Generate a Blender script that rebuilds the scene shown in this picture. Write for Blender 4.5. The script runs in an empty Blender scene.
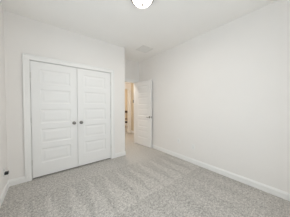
import bpy, bmesh, math
from mathutils import Vector, Matrix

S = bpy.context.scene
COL = S.collection

# ---------------------------------------------------------------- camera
cd = bpy.data.cameras.new('camera')
cd.sensor_width = 36.0
cd.lens = 129.1 / 290 * 36.0
cd.clip_start = 0.02
cam = bpy.data.objects.new('camera', cd)
COL.objects.link(cam)
cam.location = (0, 0, 1.285)
cam.rotation_euler = (math.radians(90 - 1.42), 0, math.radians(-38.26))
S.camera = cam

# ---------------------------------------------------------------- sky, exposure
S.view_settings.view_transform = 'Standard'
S.view_settings.look = 'None'
S.view_settings.gamma = 1.0
S.view_settings.use_curve_mapping = False
S.view_settings.exposure = -0.63
W = bpy.data.worlds.new('overcast_sky')
S.world = W
W.use_nodes = True
bg = W.node_tree.nodes['Background']
bg.inputs['Color'].default_value = (0.84, 0.94, 1.0, 1)
bg.inputs['Strength'].default_value = 4.8
S.cycles.max_bounces = 16
S.cycles.diffuse_bounces = 12

CEIL = 2.743
XL, XR = -0.455, 2.585          # left and right wall faces
YR, YC, YE = -0.30, 2.92, 3.60  # rear wall, closet wall and entry wall faces
XK = 1.645                      # outer corner of the closet wall

# window portals: they tell the renderer where the daylight comes in
def portal(loc, aim, w, h):
    pl = bpy.data.lights.new('daylight_portal', 'AREA')
    pl.shape = 'RECTANGLE'; pl.size = w; pl.size_y = h
    pl.cycles.is_portal = True
    po = bpy.data.objects.new('daylight_portal', pl)
    COL.objects.link(po)
    po.location = loc
    po.rotation_euler = Vector(aim).to_track_quat('-Z', 'Z').to_euler()
portal((XL - 0.11, 0.95, 1.42), (1, 0, 0), 1.3, 1.55)
portal((0.85, YR - 0.11, 1.42), (0, 1, 0), 1.3, 1.55)

# ---------------------------------------------------------------- materials
def rgb(r, g, b):
    f = lambda c: ((c / 255 + 0.055) / 1.055) ** 2.4 if c > 10 else c / 255 / 12.92
    return (f(r), f(g), f(b), 1)

def new_mat(name):
    m = bpy.data.materials.new(name); m.use_nodes = True
    return m, m.node_tree, m.node_tree.nodes['Principled BSDF']

def paint(name, col, rough=0.6, bump=0.03, scale=180, var=0.015):
    m, nt, p = new_mat(name)
    tc = nt.nodes.new('ShaderNodeTexCoord')
    n = nt.nodes.new('ShaderNodeTexNoise'); n.inputs['Scale'].default_value = scale
    n.inputs['Detail'].default_value = 3
    nt.links.new(tc.outputs['Object'], n.inputs['Vector'])
    b = nt.nodes.new('ShaderNodeBump'); b.inputs['Strength'].default_value = bump
    b.inputs['Distance'].default_value = 0.002
    nt.links.new(n.outputs['Fac'], b.inputs['Height'])
    nt.links.new(b.outputs['Normal'], p.inputs['Normal'])
    n2 = nt.nodes.new('ShaderNodeTexNoise'); n2.inputs['Scale'].default_value = 2.5
    nt.links.new(tc.outputs['Object'], n2.inputs['Vector'])
    mx = nt.nodes.new('ShaderNodeMix'); mx.data_type = 'RGBA'
    mx.inputs['A'].default_value = tuple(c * (1 - var) for c in col[:3]) + (1,)
    mx.inputs['B'].default_value = tuple(min(1, c * (1 + var)) for c in col[:3]) + (1,)
    nt.links.new(n2.outputs['Fac'], mx.inputs['Factor'])
    nt.links.new(mx.outputs['Result'], p.inputs['Base Color'])
    p.inputs['Roughness'].default_value = rough
    return m

def metal(name, col, rough=0.3):
    m, nt, p = new_mat(name)
    n = nt.nodes.new('ShaderNodeTexNoise'); n.inputs['Scale'].default_value = 300
    mr = nt.nodes.new('ShaderNodeMapRange')
    mr.inputs['To Min'].default_value = rough - 0.05; mr.inputs['To Max'].default_value = rough + 0.05
    nt.links.new(n.outputs['Fac'], mr.inputs['Value'])
    nt.links.new(mr.outputs['Result'], p.inputs['Roughness'])
    p.inputs['Base Color'].default_value = col
    p.inputs['Metallic'].default_value = 1
    return m

M_WALL = paint('warm_white_wall_paint', (0.862, 0.842, 0.822, 1), 0.75, 0.12, 120)
M_CEIL = paint('flat_ceiling_paint', (0.93, 0.918, 0.90, 1), 0.9, 0.15, 90)
M_TRIM = paint('white_trim_enamel', (0.88, 0.88, 0.87, 1), 0.38, 0.01, 60, 0.005)
M_DOOR = paint('white_door_enamel', (0.865, 0.865, 0.86, 1), 0.42, 0.02, 60, 0.005)
M_TAN = paint('tan_paint_and_hall_shade', (0.70, 0.61, 0.48, 1), 0.8, 0.1, 120)  # wall paint in the room across; painted shade on the hall end wall
M_NICKEL = metal('satin_nickel', (0.27, 0.262, 0.25, 1), 0.32)
M_HINGE = metal('bright_satin_hinge', (0.74, 0.73, 0.71, 1), 0.35)
M_VENT = paint('white_grille_enamel', (0.80, 0.79, 0.77, 1), 0.5, 0.01, 60, 0.005)
M_PLAST = paint('white_plastic', (0.85, 0.85, 0.84, 1), 0.35, 0.0, 60, 0.003)
M_SLOT = paint('dark_slot', (0.03, 0.03, 0.03, 1), 0.6, 0.0, 60, 0.0)
M_BLACK = paint('black_plastic', (0.018, 0.018, 0.02, 1), 0.4, 0.0, 60, 0.0)
M_DUCT = paint('grey_duct_sheet', (0.25, 0.25, 0.25, 1), 0.6, 0.0, 60, 0.0)

def wood_mat():
    m, nt, p = new_mat('dark_stained_wood')
    tc = nt.nodes.new('ShaderNodeTexCoord')
    w = nt.nodes.new('ShaderNodeTexWave'); w.inputs['Scale'].default_value = 9
    w.inputs['Distortion'].default_value = 5; w.inputs['Detail'].default_value = 3
    nt.links.new(tc.outputs['Object'], w.inputs['Vector'])
    r = nt.nodes.new('ShaderNodeValToRGB')
    r.color_ramp.elements[0].color = (0.06, 0.032, 0.018, 1)
    r.color_ramp.elements[1].color = (0.13, 0.075, 0.042, 1)
    nt.links.new(w.outputs['Fac'], r.inputs['Fac'])
    nt.links.new(r.outputs['Color'], p.inputs['Base Color'])
    p.inputs['Roughness'].default_value = 0.4
    return m
M_WOOD = wood_mat()
M_CUSH = paint('black_seat_leather', (0.03, 0.027, 0.025, 1), 0.5, 0.1, 80)

def glass_lit():
    m, nt, p = new_mat('lit_frosted_glass')
    p.inputs['Base Color'].default_value = (0.95, 0.93, 0.9, 1)
    p.inputs['Roughness'].default_value = 0.35
    p.inputs['Emission Color'].default_value = (1.0, 0.91, 0.80, 1)
    n = nt.nodes.new('ShaderNodeTexNoise'); n.inputs['Scale'].default_value = 6
    mr = nt.nodes.new('ShaderNodeMapRange')
    mr.inputs['To Min'].default_value = 6.5; mr.inputs['To Max'].default_value = 7.5
    nt.links.new(n.outputs['Fac'], mr.inputs['Value'])
    nt.links.new(mr.outputs['Result'], p.inputs['Emission Strength'])
    return m
M_GLOBE = glass_lit()

def clear_glass():
    m, nt, p = new_mat('clear_window_glass')
    nt.nodes.remove(p)
    out = nt.nodes['Material Output']
    t = nt.nodes.new('ShaderNodeBsdfTransparent'); g = nt.nodes.new('ShaderNodeBsdfGlossy')
    g.inputs['Roughness'].default_value = 0.0
    mx = nt.nodes.new('ShaderNodeMixShader'); mx.inputs[0].default_value = 0.06
    nt.links.new(t.outputs[0], mx.inputs[1]); nt.links.new(g.outputs[0], mx.inputs[2])
    nt.links.new(mx.outputs[0], out.inputs['Surface'])
    return m
M_GLASS = clear_glass()

def carpet_mat():
    m, nt, p = new_mat('grey_cut_pile_carpet')
    N, L = nt.nodes, nt.links
    tc = N.new('ShaderNodeTexCoord')
    def math_(op, a, b=None, c=None):
        n = N.new('ShaderNodeMath'); n.operation = op
        for i, v in enumerate((a, b, c)):
            if v is None: continue
            if isinstance(v, (int, float)): n.inputs[i].default_value = v
            else: L.new(v, n.inputs[i])
        return n.outputs[0]
    def noise(scale, detail=2, rough=0.5):
        n = N.new('ShaderNodeTexNoise'); n.inputs['Scale'].default_value = scale
        n.inputs['Detail'].default_value = detail; n.inputs['Roughness'].default_value = rough
        L.new(tc.outputs['Object'], n.inputs['Vector']); return n.outputs['Fac']
    sep = N.new('ShaderNodeSeparateXYZ'); L.new(tc.outputs['Object'], sep.inputs[0])
    wob = math_('MULTIPLY', math_('SUBTRACT', noise(2.2), 0.5), 0.22)
    wob2 = math_('MULTIPLY', math_('SUBTRACT', noise(14), 0.5), 0.07)
    x = math_('ADD', math_('ADD', sep.outputs['X'], wob), wob2)
    y = math_('ADD', sep.outputs['Y'], wob2)
    # vacuum strokes: nap brushed to and fro in narrow wedges, a row 0.96 m deep ending at y = 2.35
    def row(y_far, depth, period, off, amp):
        t = math_('DIVIDE', math_('SUBTRACT', y_far, y), depth)
        inside = math_('MULTIPLY', math_('GREATER_THAN', t, 0.0), math_('LESS_THAN', t, 1.0))
        u = math_('ABSOLUTE', math_('SUBTRACT', math_('FRACT', math_('DIVIDE', math_('ADD', x, off), period)), 0.5))
        lim = math_('MULTIPLY', t, 0.44)
        d = N.new('ShaderNodeMapRange'); d.interpolation_type = 'SMOOTHSTEP'
        L.new(math_('SUBTRACT', lim, u), d.inputs['Value'])
        d.inputs['From Min'].default_value = -0.06; d.inputs['From Max'].default_value = 0.06
        d.inputs['To Min'].default_value = -1.0; d.inputs['To Max'].default_value = 1.0
        return math_('MULTIPLY', math_('MULTIPLY', d.outputs[0], inside), amp)
    s = math_('ADD', row(2.38, 0.99, 0.265, 0.085 + 2.65, 0.07), row(1.39, 1.1, 0.34, 0.2 + 3.4, 0.045))
    line = math_('LESS_THAN', math_('ABSOLUTE', math_('SUBTRACT', y, 1.40)), 0.02)
    s = math_('ADD', s, math_('MULTIPLY', line, 0.045))
    big = math_('MULTIPLY', math_('SUBTRACT', noise(1.8, 3), 0.5), 0.16)
    mid = math_('MULTIPLY', math_('SUBTRACT', noise(30, 4, 0.75), 0.5), 1.9)
    fine = math_('MULTIPLY', math_('SUBTRACT', noise(75, 3, 0.8), 0.5), 2.8)
    tot = math_('ADD', math_('ADD', math_('ADD', s, big), math_('ADD', mid, fine)), 1.0)
    v = N.new('ShaderNodeVectorMath'); v.operation = 'SCALE'
    v.inputs[0].default_value = CARPET
    L.new(tot, v.inputs['Scale'])
    L.new(v.outputs[0], p.inputs['Base Color'])
    p.inputs['Roughness'].default_value = 0.95
    p.inputs['Specular IOR Level'].default_value = 0.1
    p.inputs['Sheen Weight'].default_value = 0.15
    b = N.new('ShaderNodeBump'); b.inputs['Strength'].default_value = 0.6
    b.inputs['Distance'].default_value = 0.006
    L.new(noise(95, 3, 0.75), b.inputs['Height'])
    L.new(b.outputs['Normal'], p.inputs['Normal'])
    return m
CARPET = (0.475, 0.456, 0.430)
M_CARPET = carpet_mat()

# ---------------------------------------------------------------- mesh helpers
def bx(bm, x0, x1, y0, y1, z0, z1, bevel=0.0):
    r = bmesh.ops.create_cube(bm, size=1.0)
    vs = r['verts']
    for v in vs:
        v.co = Vector((x0 + (v.co.x + .5) * (x1 - x0), y0 + (v.co.y + .5) * (y1 - y0), z0 + (v.co.z + .5) * (z1 - z0)))
    if bevel:
        es = list({e for v in vs for e in v.link_edges})
        bmesh.ops.bevel(bm, geom=es, offset=bevel, segments=2, affect='EDGES', profile=0.6)

def lathe(bm, prof, n=40, axis='Z', origin=(0, 0, 0)):
    rings = []
    o = Vector(origin)
    for r, h in prof:
        ring = []
        for i in range(n if r > 1e-6 else 1):
            a = 2 * math.pi * i / n
            c, s_ = r * math.cos(a), r * math.sin(a)
            p = {'Z': (c, s_, h), 'Y': (c, h, -s_), 'X': (h, c, s_)}[axis]
            ring.append(bm.verts.new(o + Vector(p)))
        rings.append(ring)
    for A, B in zip(rings, rings[1:]):
        if len(A) == 1 and len(B) == 1: continue
        for i in range(n):
            j = (i + 1) % n
            if len(A) == 1: bm.faces.new((A[0], B[j], B[i]))
            elif len(B) == 1: bm.faces.new((A[i], A[j], B[0]))
            else: bm.faces.new((A[i], A[j], B[j], B[i]))

def tube(bm, pts, rad, n=14):
    pts = [Vector(p) for p in pts]
    rad = rad if isinstance(rad, (list, tuple)) else [rad] * len(pts)
    rings = []
    for k, p in enumerate(pts):
        d = (pts[min(k + 1, len(pts) - 1)] - pts[max(k - 1, 0)]).normalized()
        a = d.cross(Vector((0, 0, 1)))
        if a.length < 1e-3: a = d.cross(Vector((1, 0, 0)))
        a.normalize(); b = d.cross(a)
        rings.append([bm.verts.new(p + (a * math.cos(t) + b * math.sin(t)) * rad[k])
                      for t in (2 * math.pi * i / n for i in range(n))])
    for A, B in zip(rings, rings[1:]):
        for i in range(n):
            bm.faces.new((A[i], A[(i + 1) % n], B[(i + 1) % n], B[i]))
    bm.faces.new(rings[0][::-1]); bm.faces.new(rings[-1])

def obj(name, bm, mat, parent=None, smooth=False, loc=None):
    bmesh.ops.recalc_face_normals(bm, faces=bm.faces[:])
    me = bpy.data.meshes.new(name); bm.to_mesh(me); bm.free()
    me.materials.append(mat)
    if smooth:
        for f in me.polygons: f.use_smooth = True
        me.set_sharp_from_angle(angle=math.radians(40))
    o = bpy.data.objects.new(name, me); COL.objects.link(o)
    if parent is not None: o.parent = parent
    if loc is not None: o.location = loc
    return o

def thing(name, label, cat, loc=(0, 0, 0), rz=0, group=None):
    o = bpy.data.objects.new(name, None); COL.objects.link(o)
    o.empty_display_size = 0.1
    o.location = loc; o.rotation_euler = (0, 0, rz)
    o['label'] = label; o['category'] = cat
    if group: o['group'] = group
    return o

def struct(name, bm, mat, label=None, parent=None, **k):
    o = obj(name, bm, mat, parent, **k)
    if parent is None: o['kind'] = 'structure'
    if label: o['label'] = label; 
    return o

def box_struct(name, mat, label, *boxes, bevel=0.0):
    bm = bmesh.new()
    for b in boxes: bx(bm, *b, bevel=bevel)
    return struct(name, bm, mat, label)

# ---------------------------------------------------------------- room shell
X0, X1, Y0, Y1 = XL - .12, 5.12, YR - .12, 7.72
fl = bmesh.new(); bx(fl, X0, X1, Y0, Y1, -0.1, 0.0)
struct('floor', fl, M_CARPET, 'light grey cut pile carpet with vacuum strokes')
box_struct('ceiling', M_CEIL, 'flat off-white ceiling', (X0, X1, Y0, Y1, CEIL, CEIL + .1))
WY0, WY1, WZ0, WZ1 = 0.30, 1.60, 0.65, 2.20     # window opening in the left wall, outside the view
box_struct('wall_left', M_WALL, 'warm white wall left of the closet', (XL - .12, XL, Y0, WY0, 0, CEIL), (XL - .12, XL, WY1, YE, 0, CEIL),
           (XL - .12, XL, WY0, WY1, 0, WZ0), (XL - .12, XL, WY0, WY1, WZ1, CEIL))
box_struct('wall_right', M_WALL, 'long plain warm white wall on the right', (XR, XR + .12, Y0, YE, 0, CEIL))

WX0, WX1 = 0.20, 1.50                            # added window opening behind the camera, brightens closet and entry walls
box_struct('wall_rear', M_WALL, 'warm white wall behind the camera', (XL, WX0, YR - .12, YR, 0, CEIL), (WX1, XR, YR - .12, YR, 0, CEIL),
           (WX0, WX1, YR - .12, YR, 0, WZ0), (WX0, WX1, YR - .12, YR, WZ1, CEIL))

# closet opening and entry doorway
CX0, CX1, CZ = -0.166, 1.264, 2.048
J = 0.016
box_struct('wall_closet', M_WALL, 'warm white wall around the double closet doors, ending in an outer corner',
           (XL, CX0 - J, YC, YC + .115, 0, CEIL), (CX1 + J, XK, YC, YC + .115, 0, CEIL),
           (CX0 - J, CX1 + J, YC, YC + .115, CZ + J, CEIL),
           (XK - .115, XK, YC + .115, YE, 0, CEIL))
DX0, DX1, DZ = 1.720, 2.437, 2.045
HR = 3.27   # right end of the hall
box_struct('wall_entry', M_WALL, 'warm white wall of the entry recess with the bedroom doorway',
           (X0, DX0 - J, YE, YE + .12, 0, CEIL), (DX1 + J, HR, YE, YE + .12, 0, CEIL),
           (DX0 - J, DX1 + J, YE, YE + .12, DZ + J, CEIL))
# hall and the room across it
HX0, HX1, YH = 2.29, 3.13, 5.2
box_struct('wall_hall_far', M_WALL, 'far hall wall with an open doorway, seen through the bedroom door',
           (0.4, HX0 - J, YH, YH + .12, 0, CEIL), (HX1 + J, HR, YH, YH + .12, 0, CEIL),
           (HX0 - J, HX1 + J, YH, YH + .12, DZ + J, CEIL))
box_struct('wall_hall_right', M_TAN, 'end wall of the hall, its shade painted in as tan', (HR, HR + .12, YE, YH + .12, 0, CEIL))  # darker tan stands in for the shade on this wall
box_struct('wall_hall_left', M_WALL, 'end wall of the hall', (0.4, 0.52, YE + .12, YH, 0, CEIL))
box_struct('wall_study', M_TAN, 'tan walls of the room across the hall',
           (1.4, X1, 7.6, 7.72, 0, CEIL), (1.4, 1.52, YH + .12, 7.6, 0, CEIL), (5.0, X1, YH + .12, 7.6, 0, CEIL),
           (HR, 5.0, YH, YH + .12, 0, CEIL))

# ---------------------------------------------------------------- baseboards
BH, BT = 0.100, 0.014
def base_profile(run, p0, p1, nrm):
    """extrude a baseboard profile from p0 to p1, nrm points into the room"""
    p0, p1, n = Vector(p0), Vector(p1), Vector(nrm)
    prof = [(0, 0), (BT, 0), (BT, BH - .022), (BT * .72, BH - .016), (BT * .6, BH - .004), (BT * .3, BH), (0, BH)]
    A = [run.verts.new(p0 + n * a + Vector((0, 0, b))) for a, b in prof]
    B = [run.verts.new(p1 + n * a + Vector((0, 0, b))) for a, b in prof]
    k = len(prof)
    for i in range(k):
        run.faces.new((A[i], A[(i + 1) % k], B[(i + 1) % k], B[i]))
    run.faces.new(A); run.faces.new(B[::-1])
def baseboard(name, label, *runs):
    bm = bmesh.new()
    for r in runs: base_profile(bm, *r)
    return struct(name, bm, M_TRIM, label)
CW = 0.090   # casing width
baseboard('baseboard_left', 'white baseboard along the left wall', ((XL, YR + BT, 0), (XL, YC - BT, 0), (1, 0, 0)))
baseboard('baseboard_right', 'white baseboard along the right wall', ((XR, YR + BT, 0), (XR, YE - BT, 0), (-1, 0, 0)))
baseboard('baseboard_rear', 'white baseboard behind the camera', ((XL, YR, 0), (XR, YR, 0), (0, 1, 0)))
baseboard('baseboard_closet', 'short white baseboard pieces beside the closet doors, turning the corner',
          ((XL, YC, 0), (CX0 - CW, YC, 0), (0, -1, 0)), ((CX1 + CW, YC, 0), (XK + BT, YC, 0), (0, -1, 0)),
          ((XK, YC, 0), (XK, YE - .02, 0), (1, 0, 0)))
baseboard('baseboard_entry', 'short white baseboard between door casing and right wall',
          ((DX1 + CW - .01, YE, 0), (XR, YE, 0), (0, -1, 0)))
baseboard('baseboard_hall', 'white baseboards in the hall',
          ((HX1 + .1, YH, 0), (HR, YH, 0), (0, -1, 0)), ((HR, YE + .14, 0), (HR, YH - .02, 0), (-1, 0, 0)),
          ((.53, YH, 0), (HX0 - .1, YH, 0), (0, -1, 0)))
baseboard('baseboard_study', 'white baseboards in the room across the hall',
          ((1.54, 7.6, 0), (4.98, 7.6, 0), (0, -1, 0)), ((5.0, YH + .14, 0), (5.0, 7.58, 0), (-1, 0, 0)))

# ---------------------------------------------------------------- casings and jambs
def casing(name, label, x0, x1, zt, yface, ndir, depth, w=CW, t=0.017, stop_at=0.045):
    """door casing on the face y = yface (ndir = -1: towards the camera), with jamb lining through the wall"""
    bm = bmesh.new()
    y0, y1 = sorted((yface, yface + ndir * t))
    rv = 0.005
    for a, b in ((x0 - w, x0 - rv), (x1 + rv, x1 + w)):
        bx(bm, a, b, y0, y1, 0, zt + rv, bevel=0.003)
    bx(bm, x0 - w, x1 + w, y0, y1, zt + rv, zt + w, bevel=0.003)
    # raised back band along the outer edge
    yb0, yb1 = sorted((yface, yface + ndir * (t + .006)))
    bx(bm, x0 - w, x0 - w + .018, yb0, yb1, 0, zt + w, bevel=0.003)
    bx(bm, x1 + w - .018, x1 + w, yb0, yb1, 0, zt + w, bevel=0.003)
    bx(bm, x0 - w + .018, x1 + w - .018, yb0, yb1, zt + w - .018, zt + w, bevel=0.003)
    # jambs and stops
    a, b = sorted((yface, yface - ndir * depth))
    bx(bm, x0 - J, x0, a, b, 0, zt); bx(bm, x1, x1 + J, a, b, 0, zt)
    bx(bm, x0 - J, x1 + J, a, b, zt, zt + J)
    s0, s1 = sorted((yface - ndir * stop_at, yface - ndir * (stop_at + .032)))
    bx(bm, x0, x0 + .011, s0, s1, 0, zt); bx(bm, x1 - .011, x1, s0, s1, 0, zt)
    bx(bm, x0 + .011, x1 - .011, s0, s1, zt - .011, zt)
    return struct(name, bm, M_TRIM, label)
casing('trim_1', 'white casing around the double closet doors', CX0, CX1, CZ, YC, -1, .115)
casing('trim_2', 'white casing around the bedroom doorway', DX0, DX1, DZ, YE, -1, .12, w=CW)
casing('trim_3', 'white casing around the doorway across the hall', HX0, HX1, DZ, YH, -1, .12)

# ---------------------------------------------------------------- five panel doors
def door_bm(w, h, t=0.035, stile=0.120):
    """door leaf: x 0..w, y 0 (front) .. t, z 0..h, five recessed panels with raised fields on both faces"""
    bm = bmesh.new()
    rails = [(0, .235)]
    z = .235; ph, rh = .254, .0965
    zs = []
    for i in range(5):
        zs.append((z, z + ph)); z += ph
        if i < 4: rails.append((z, z + rh)); z += rh
    rails.append((z, h))
    bx(bm, 0, stile, 0, t, 0, h); bx(bm, w - stile, w, 0, t, 0, h)
    for a, b in rails: bx(bm, stile, w - stile, 0, t, a, b)
    rec, slope, flat, rise = 0.0065, 0.014, 0.018, 0.030
    for a, b in zs:
        for side in (0, 1):
            def y(d): return d if side == 0 else t - d
            loops = []
            for ins, dep in ((0, 0), (slope, rec), (slope + flat, rec), (slope + flat + rise, .002)):
                loops.append([bm.verts.new((px, y(dep), pz)) for px, pz in
                              ((stile + ins, a + ins), (w - stile - ins, a + ins), (w - stile - ins, b - ins), (stile + ins, b - ins))])
            for A, B in zip(loops, loops[1:]):
                for i in range(4):
                    f = (A[i], A[(i + 1) % 4], B[(i + 1) % 4], B[i])
                    bm.faces.new(f)
            bm.faces.new(loops[-1])
    return bm

def hinge(parent, x, y, z):
    bm = bmesh.new()
    for k in range(5):
        lathe(bm, [(0, z - .044 + k * .0178), (.0062, z - .044 + k * .0178), (.0062, z - .044 + k * .0178 + .0168), (0, z - .044 + k * .0178 + .0168)], 12, 'Z', (x, y, 0))
    lathe(bm, [(0, z - .05), (.004, z - .047), (.004, z + .049), (0, z + .052)], 10, 'Z', (x, y, 0))
    bx(bm, x - .004, x + .004, y + .002, y + .0085, z - .044, z + .044)
    return obj('hinge', bm, M_HINGE, parent, smooth=True)

def knob(parent, x, z):
    bm = bmesh.new()
    lathe(bm, [(0, 0), (.031, 0), (.032, -.004), (.028, -.009), (.013, -.013), (.010, -.024), (.012, -.032),
               (.022, -.038), (.0275, -.047), (.0275, -.055), (.022, -.063), (.010, -.067), (0, -.068)], 32, 'Y', (x, 0, z))
    return obj('door_knob', bm, M_NICKEL, parent, smooth=True)

GAP, FL = 0.006, 0.026
mid = (CX0 + CX1) / 2
yl = YC + .004
d1 = struct('door_1', door_bm(mid - GAP / 2 - CX0 - GAP, CZ - .008 - FL), M_DOOR, 'left leaf of the white five-panel double closet doors', loc=(CX0 + GAP, yl, FL))
w2 = CX1 - GAP - mid - GAP / 2
d2 = struct('door_2', door_bm(w2, CZ - .008 - FL), M_DOOR, 'right leaf of the white five-panel double closet doors', loc=(mid + GAP / 2, yl, FL))
knob(d1, w2 - .062, .905); knob(d2, .062, .905)
for z in (.27, 1.0, 1.77):
    hinge(d1, -.003, -.006, z); hinge(d2, w2 + .003, -.006, z)

# open bedroom door: hinge pin at the right jamb, swung into the room against the right wall
leafw = .712
hx, hy = DX1 - .006, YE - .012
ang = math.atan2(2.875 - hy, 2.505 - hx)       # direction of the leaf from hinge to free edge
bm = door_bm(leafw, 2.028)
d3 = struct('door_3', bm, M_DOOR, 'open white five-panel bedroom door swung against the right wall', loc=(hx, hy, .014))
# local x runs from hinge to free edge, local +y must point to the right wall (+X)
d3.rotation_euler = (0, 0, ang)
def lever(parent, side):
    s_ = -1 if side == 0 else 1
    y = 0 if side == 0 else .035
    bm = bmesh.new()
    lathe(bm, [(0, 0), (.032, 0), (.032, s_ * .006), (.027, s_ * .010), (0, s_ * .010)], 32, 'Y', (leafw - .062, y, .915))
    tube(bm, [(leafw - .062, y + s_ * .008, .915), (leafw - .062, y + s_ * .048, .915)], .0105)
    tube(bm, [(leafw - .055, y + s_ * .052, .915), (leafw - .085, y + s_ * .054, .915), (leafw - .13, y + s_ * .053, .914), (leafw - .172, y + s_ * .046, .912)],
         [.0105, .0110, .0095, .0075])
    return obj('door_handle', bm, M_NICKEL, parent, smooth=True)
lever(d3, 0); lever(d3, 1)
bm = bmesh.new(); bx(bm, leafw - .001, leafw + .0015, .005, .030, .885, .945); bx(bm, leafw + .0015, leafw + .009, .012, .023, .905, .927, bevel=.002)
obj('latch_plate', bm, M_NICKEL, d3)
for z in (.22, 1.0, 1.79):
    bm = bmesh.new()
    lathe(bm, [(0, z - .044), (.0062, z - .044), (.0062, z + .044), (0, z + .044)], 12, 'Z', (-.004, .041, 0))
    bx(bm, -.0015, 0.0005, .006, .036, z - .044, z + .044)
    obj('hinge', bm, M_NICKEL, d3)

# ---------------------------------------------------------------- windows (both outside the view, the rear one added for its light)
def window(name, label, w, origin, rz):
    """local x runs along the wall, local +y points into the room"""
    fw, h0, h1 = .045, WZ0, WZ1
    bm = bmesh.new()
    for b in ((0, fw, -.11, -.05, h0, h1), (w - fw, w, -.11, -.05, h0, h1),
              (fw, w - fw, -.11, -.05, h0, h0 + fw), (fw, w - fw, -.11, -.05, h1 - fw, h1),
              (fw, w - fw, -.10, -.055, 1.40, 1.44)): bx(bm, *b)
    wn = struct(name, bm, M_TRIM, label, loc=origin)
    wn.rotation_euler = (0, 0, rz)
    g = bmesh.new(); bx(g, fw, w - fw, -.085, -.081, h0 + fw, h1 - fw); obj('window_pane', g, M_GLASS, wn)
    g = bmesh.new(); bx(g, -.04, w + .04, -.05, .03, h0 - .022, h0, bevel=.004); obj('window_sill', g, M_TRIM, wn)
    g = bmesh.new(); bx(g, -.02, w + .02, 0, .014, h0 - .09, h0 - .022); obj('window_apron', g, M_TRIM, wn)
window('window_1', 'white framed window in the left wall, outside the view', WY1 - WY0, (XL, WY1, 0), math.radians(-90))
window('added_rear_window', 'white framed window added behind the camera to brighten the closet and entry walls', WX1 - WX0, (WX0, YR, 0), 0)

# ---------------------------------------------------------------- ceiling light
def ceiling_light(label, x, y, power, color):
    t = thing('ceiling_light', label, 'ceiling light', (x, y, CEIL))
    bm = bmesh.new()
    lathe(bm, [(0, 0), (.130, 0), (.145, -.004), (.153, -.014), (.154, -.040), (.148, -.050), (.138, -.048), (.130, -.03), (0, -.03)], 56)
    obj('metal_pan', bm, M_NICKEL, t, smooth=True)
    bm = bmesh.new()
    prof = [(.131, -.042)]
    for i in range(1, 13):
        a = i / 12 * math.pi / 2
        prof.append((.131 * math.cos(a) if i < 12 else 0, -.042 - .074 * math.sin(a)))
    lathe(bm, prof, 56)
    obj('glass_bowl', bm, M_GLOBE, t, smooth=True)
    bm = bmesh.new()
    lathe(bm, [(0, -.117), (.016, -.114), (.018, -.119), (.010, -.124), (.013, -.130), (.011, -.139), (0, -.145)], 20)
    obj('finial', bm, M_NICKEL, t, smooth=True)
    ld = bpy.data.lights.new('bulb', 'AREA'); ld.shape = 'DISK'; ld.size = .26; ld.energy = power; ld.color = color
    lo = bpy.data.objects.new('bulb', ld); COL.objects.link(lo); lo.parent = t; lo.location = (0, 0, -.155)
    return t
ceiling_light('round frosted glass flush ceiling light with nickel finial, on the bedroom ceiling', 1.06, 1.40, 14.0, (1.0, .90, .80))
ceiling_light('round flush ceiling light in the hall beyond the bedroom door', 2.1, 4.15, 27.0, (1.0, .91, .80))
ceiling_light('round flush ceiling light in the room across the hall', 3.6, 6.5, 44.0, (1.0, .90, .76))

# ---------------------------------------------------------------- ceiling vent
VX, VY, VW, VD = 2.085, 2.67, .33, .33
t = thing('ceiling_vent', 'square white return air grille on the ceiling near the entry recess', 'vent', (VX, VY, CEIL))
bm = bmesh.new(); f = .026; hz = -.012
bx(bm, -VW/2, VW/2, -VD/2, -VD/2 + f, hz, 0, bevel=.003); bx(bm, -VW/2, VW/2, VD/2 - f, VD/2, hz, 0, bevel=.003)
bx(bm, -VW/2, -VW/2 + f, -VD/2 + f, VD/2 - f, hz, 0, bevel=.003); bx(bm, VW/2 - f, VW/2, -VD/2 + f, VD/2 - f, hz, 0, bevel=.003)
obj('frame', bm, M_VENT, t)
bm = bmesh.new(); bx(bm, -VW/2 + f, VW/2 - f, -VD/2 + f, VD/2 - f, -.002, 0)
obj('backing', bm, M_VENT, t)
bm = bmesh.new()
n = 18; span = VD - 2 * f
for i in range(n):
    yy = -span / 2 + (i + .5) * span / n
    m4 = Matrix.Translation((0, yy, -.0065)) @ Matrix.Rotation(math.radians(-28), 4, 'X')
    tmp = bmesh.ops.create_cube(bm, size=1.0, matrix=m4 @ Matrix.Diagonal((VW - 2 * f, .0165, .0014, 1)))
obj('louvre', bm, M_VENT, t)

# ---------------------------------------------------------------- outlets
def outlet(label, loc, rz, cat='outlet', kind='duplex', group=None):
    """plate lies in local XZ, faces local -Y"""
    t = thing('wall_outlet', label, cat, loc, rz, group)
    bm = bmesh.new(); bx(bm, -.036, .036, -.006, 0, -.058, .058, bevel=.0025)
    obj('cover_plate', bm, M_PLAST, t)
    if kind == 'duplex':
        for z in (-.0195, .0195):
            bm = bmesh.new(); bx(bm, -.017, .017, -.0085, -.005, z - .0145, z + .0145, bevel=.003)
            s = obj('socket', bm, M_PLAST, t)
            bm = bmesh.new()
            for dx in (-.0065, .0065): bx(bm, dx - .0012, dx + .0012, -.009, -.0080, z - .002, z + .007)
            lathe(bm, [(0, -.009), (.0024, -.009), (.0024, -.0080), (0, -.0080)], 12, 'Y', (0, 0, z - .008))
            obj('slots', bm, M_SLOT, s)
    else:
        bm = bmesh.new()
        lathe(bm, [(0, -.012), (.0045, -.012), (.0048, -.006), (0, -.006)], 16, 'Y')
        obj('cable_jack', bm, M_NICKEL, t)
    for z in ((0,) if kind == 'duplex' else (-.042, .042)):
        bm = bmesh.new()
        lathe(bm, [(0, -.0072), (.0028, -.0068), (.003, -.005), (0, -.005)], 12, 'Y', (0, 0, z))
        obj('screw', bm, M_PLAST, t)
    return t
outlet('white cover plate low on the right wall, the one nearer the open door', (XR, 1.95, .42), math.radians(-90), kind='coax')
outlet('white duplex outlet low on the right wall, the one farther from the open door', (XR, 1.56, .37), math.radians(-90))
outlet('white duplex outlet low on the left wall with a black plug in it', (XL, 2.67, .34), math.radians(90))
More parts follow.
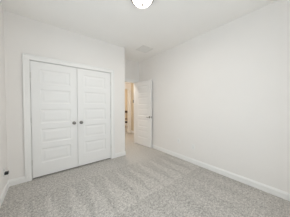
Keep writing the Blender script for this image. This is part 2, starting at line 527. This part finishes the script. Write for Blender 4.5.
# plug in the lower socket of the left wall outlet
t = thing('power_plug', 'small black plug in the outlet on the left wall', 'plug', (XL + .0087, 2.67, .34 - .026), math.radians(90))
bm = bmesh.new()
bx(bm, -.026, .026, -.040, 0, -.018, .016, bevel=.004)
obj('plug_body', bm, M_BLACK, t)

# ---------------------------------------------------------------- hall and the room beyond
t = thing('thermostat', 'small dark thermostat on the hall end wall beyond the doorway', 'thermostat', (HR, 5.0, 1.47), math.radians(-90))
bm = bmesh.new(); bx(bm, -.028, .028, -.020, 0, -.065, .065, bevel=.006)
obj('thermostat_body', bm, M_BLACK, t)
bm = bmesh.new(); bx(bm, -.018, .018, -.0215, -.0195, 0.0, .045)
obj('display', bm, M_DUCT, t)

def chair(label, loc, rz):
    t = thing('dining_chair', label, 'chair', loc, rz)
    for sx in (-1, 1):
        bm = bmesh.new(); tube(bm, [(sx * .185, -.19, .44), (sx * .195, -.20, 0)], [.020, .013], 10); obj('leg', bm, M_WOOD, t)
        bm = bmesh.new(); tube(bm, [(sx * .18, .26, 1.02), (sx * .18, .21, .70), (sx * .18, .185, .44), (sx * .185, .22, 0)], [.014, .018, .020, .014], 10); obj('leg', bm, M_WOOD, t)
    bm = bmesh.new(); bx(bm, -.205, .205, -.215, .205, .425, .455, bevel=.008); obj('seat', bm, M_WOOD, t)
    bm = bmesh.new(); bx(bm, -.195, .195, -.205, .16, .455, .495, bevel=.015); obj('cushion', bm, M_CUSH, t)
    bm = bmesh.new(); bx(bm, -.185, .185, .245, .265, .90, 1.01, bevel=.006); obj('backrest', bm, M_WOOD, t)
    bm = bmesh.new(); bx(bm, -.175, .175, .195, .212, .56, .61, bevel=.005); obj('lower_rail', bm, M_WOOD, t)
    for k in range(4):
        x = -.12 + .08 * k
        bm = bmesh.new(); tube(bm, [(x, .203, .60), (x, .254, .91)], .009, 8); obj('spindle', bm, M_WOOD, t)
    for y in (-.19, .20):
        bm = bmesh.new(); tube(bm, [(-.185, y, .2), (.185, y, .2)], .010, 8); obj('stretcher', bm, M_WOOD, t)
    return t
chair('dark wooden chair with black seat in the room across the hall', (3.20, 5.62, 0), math.radians(-50))
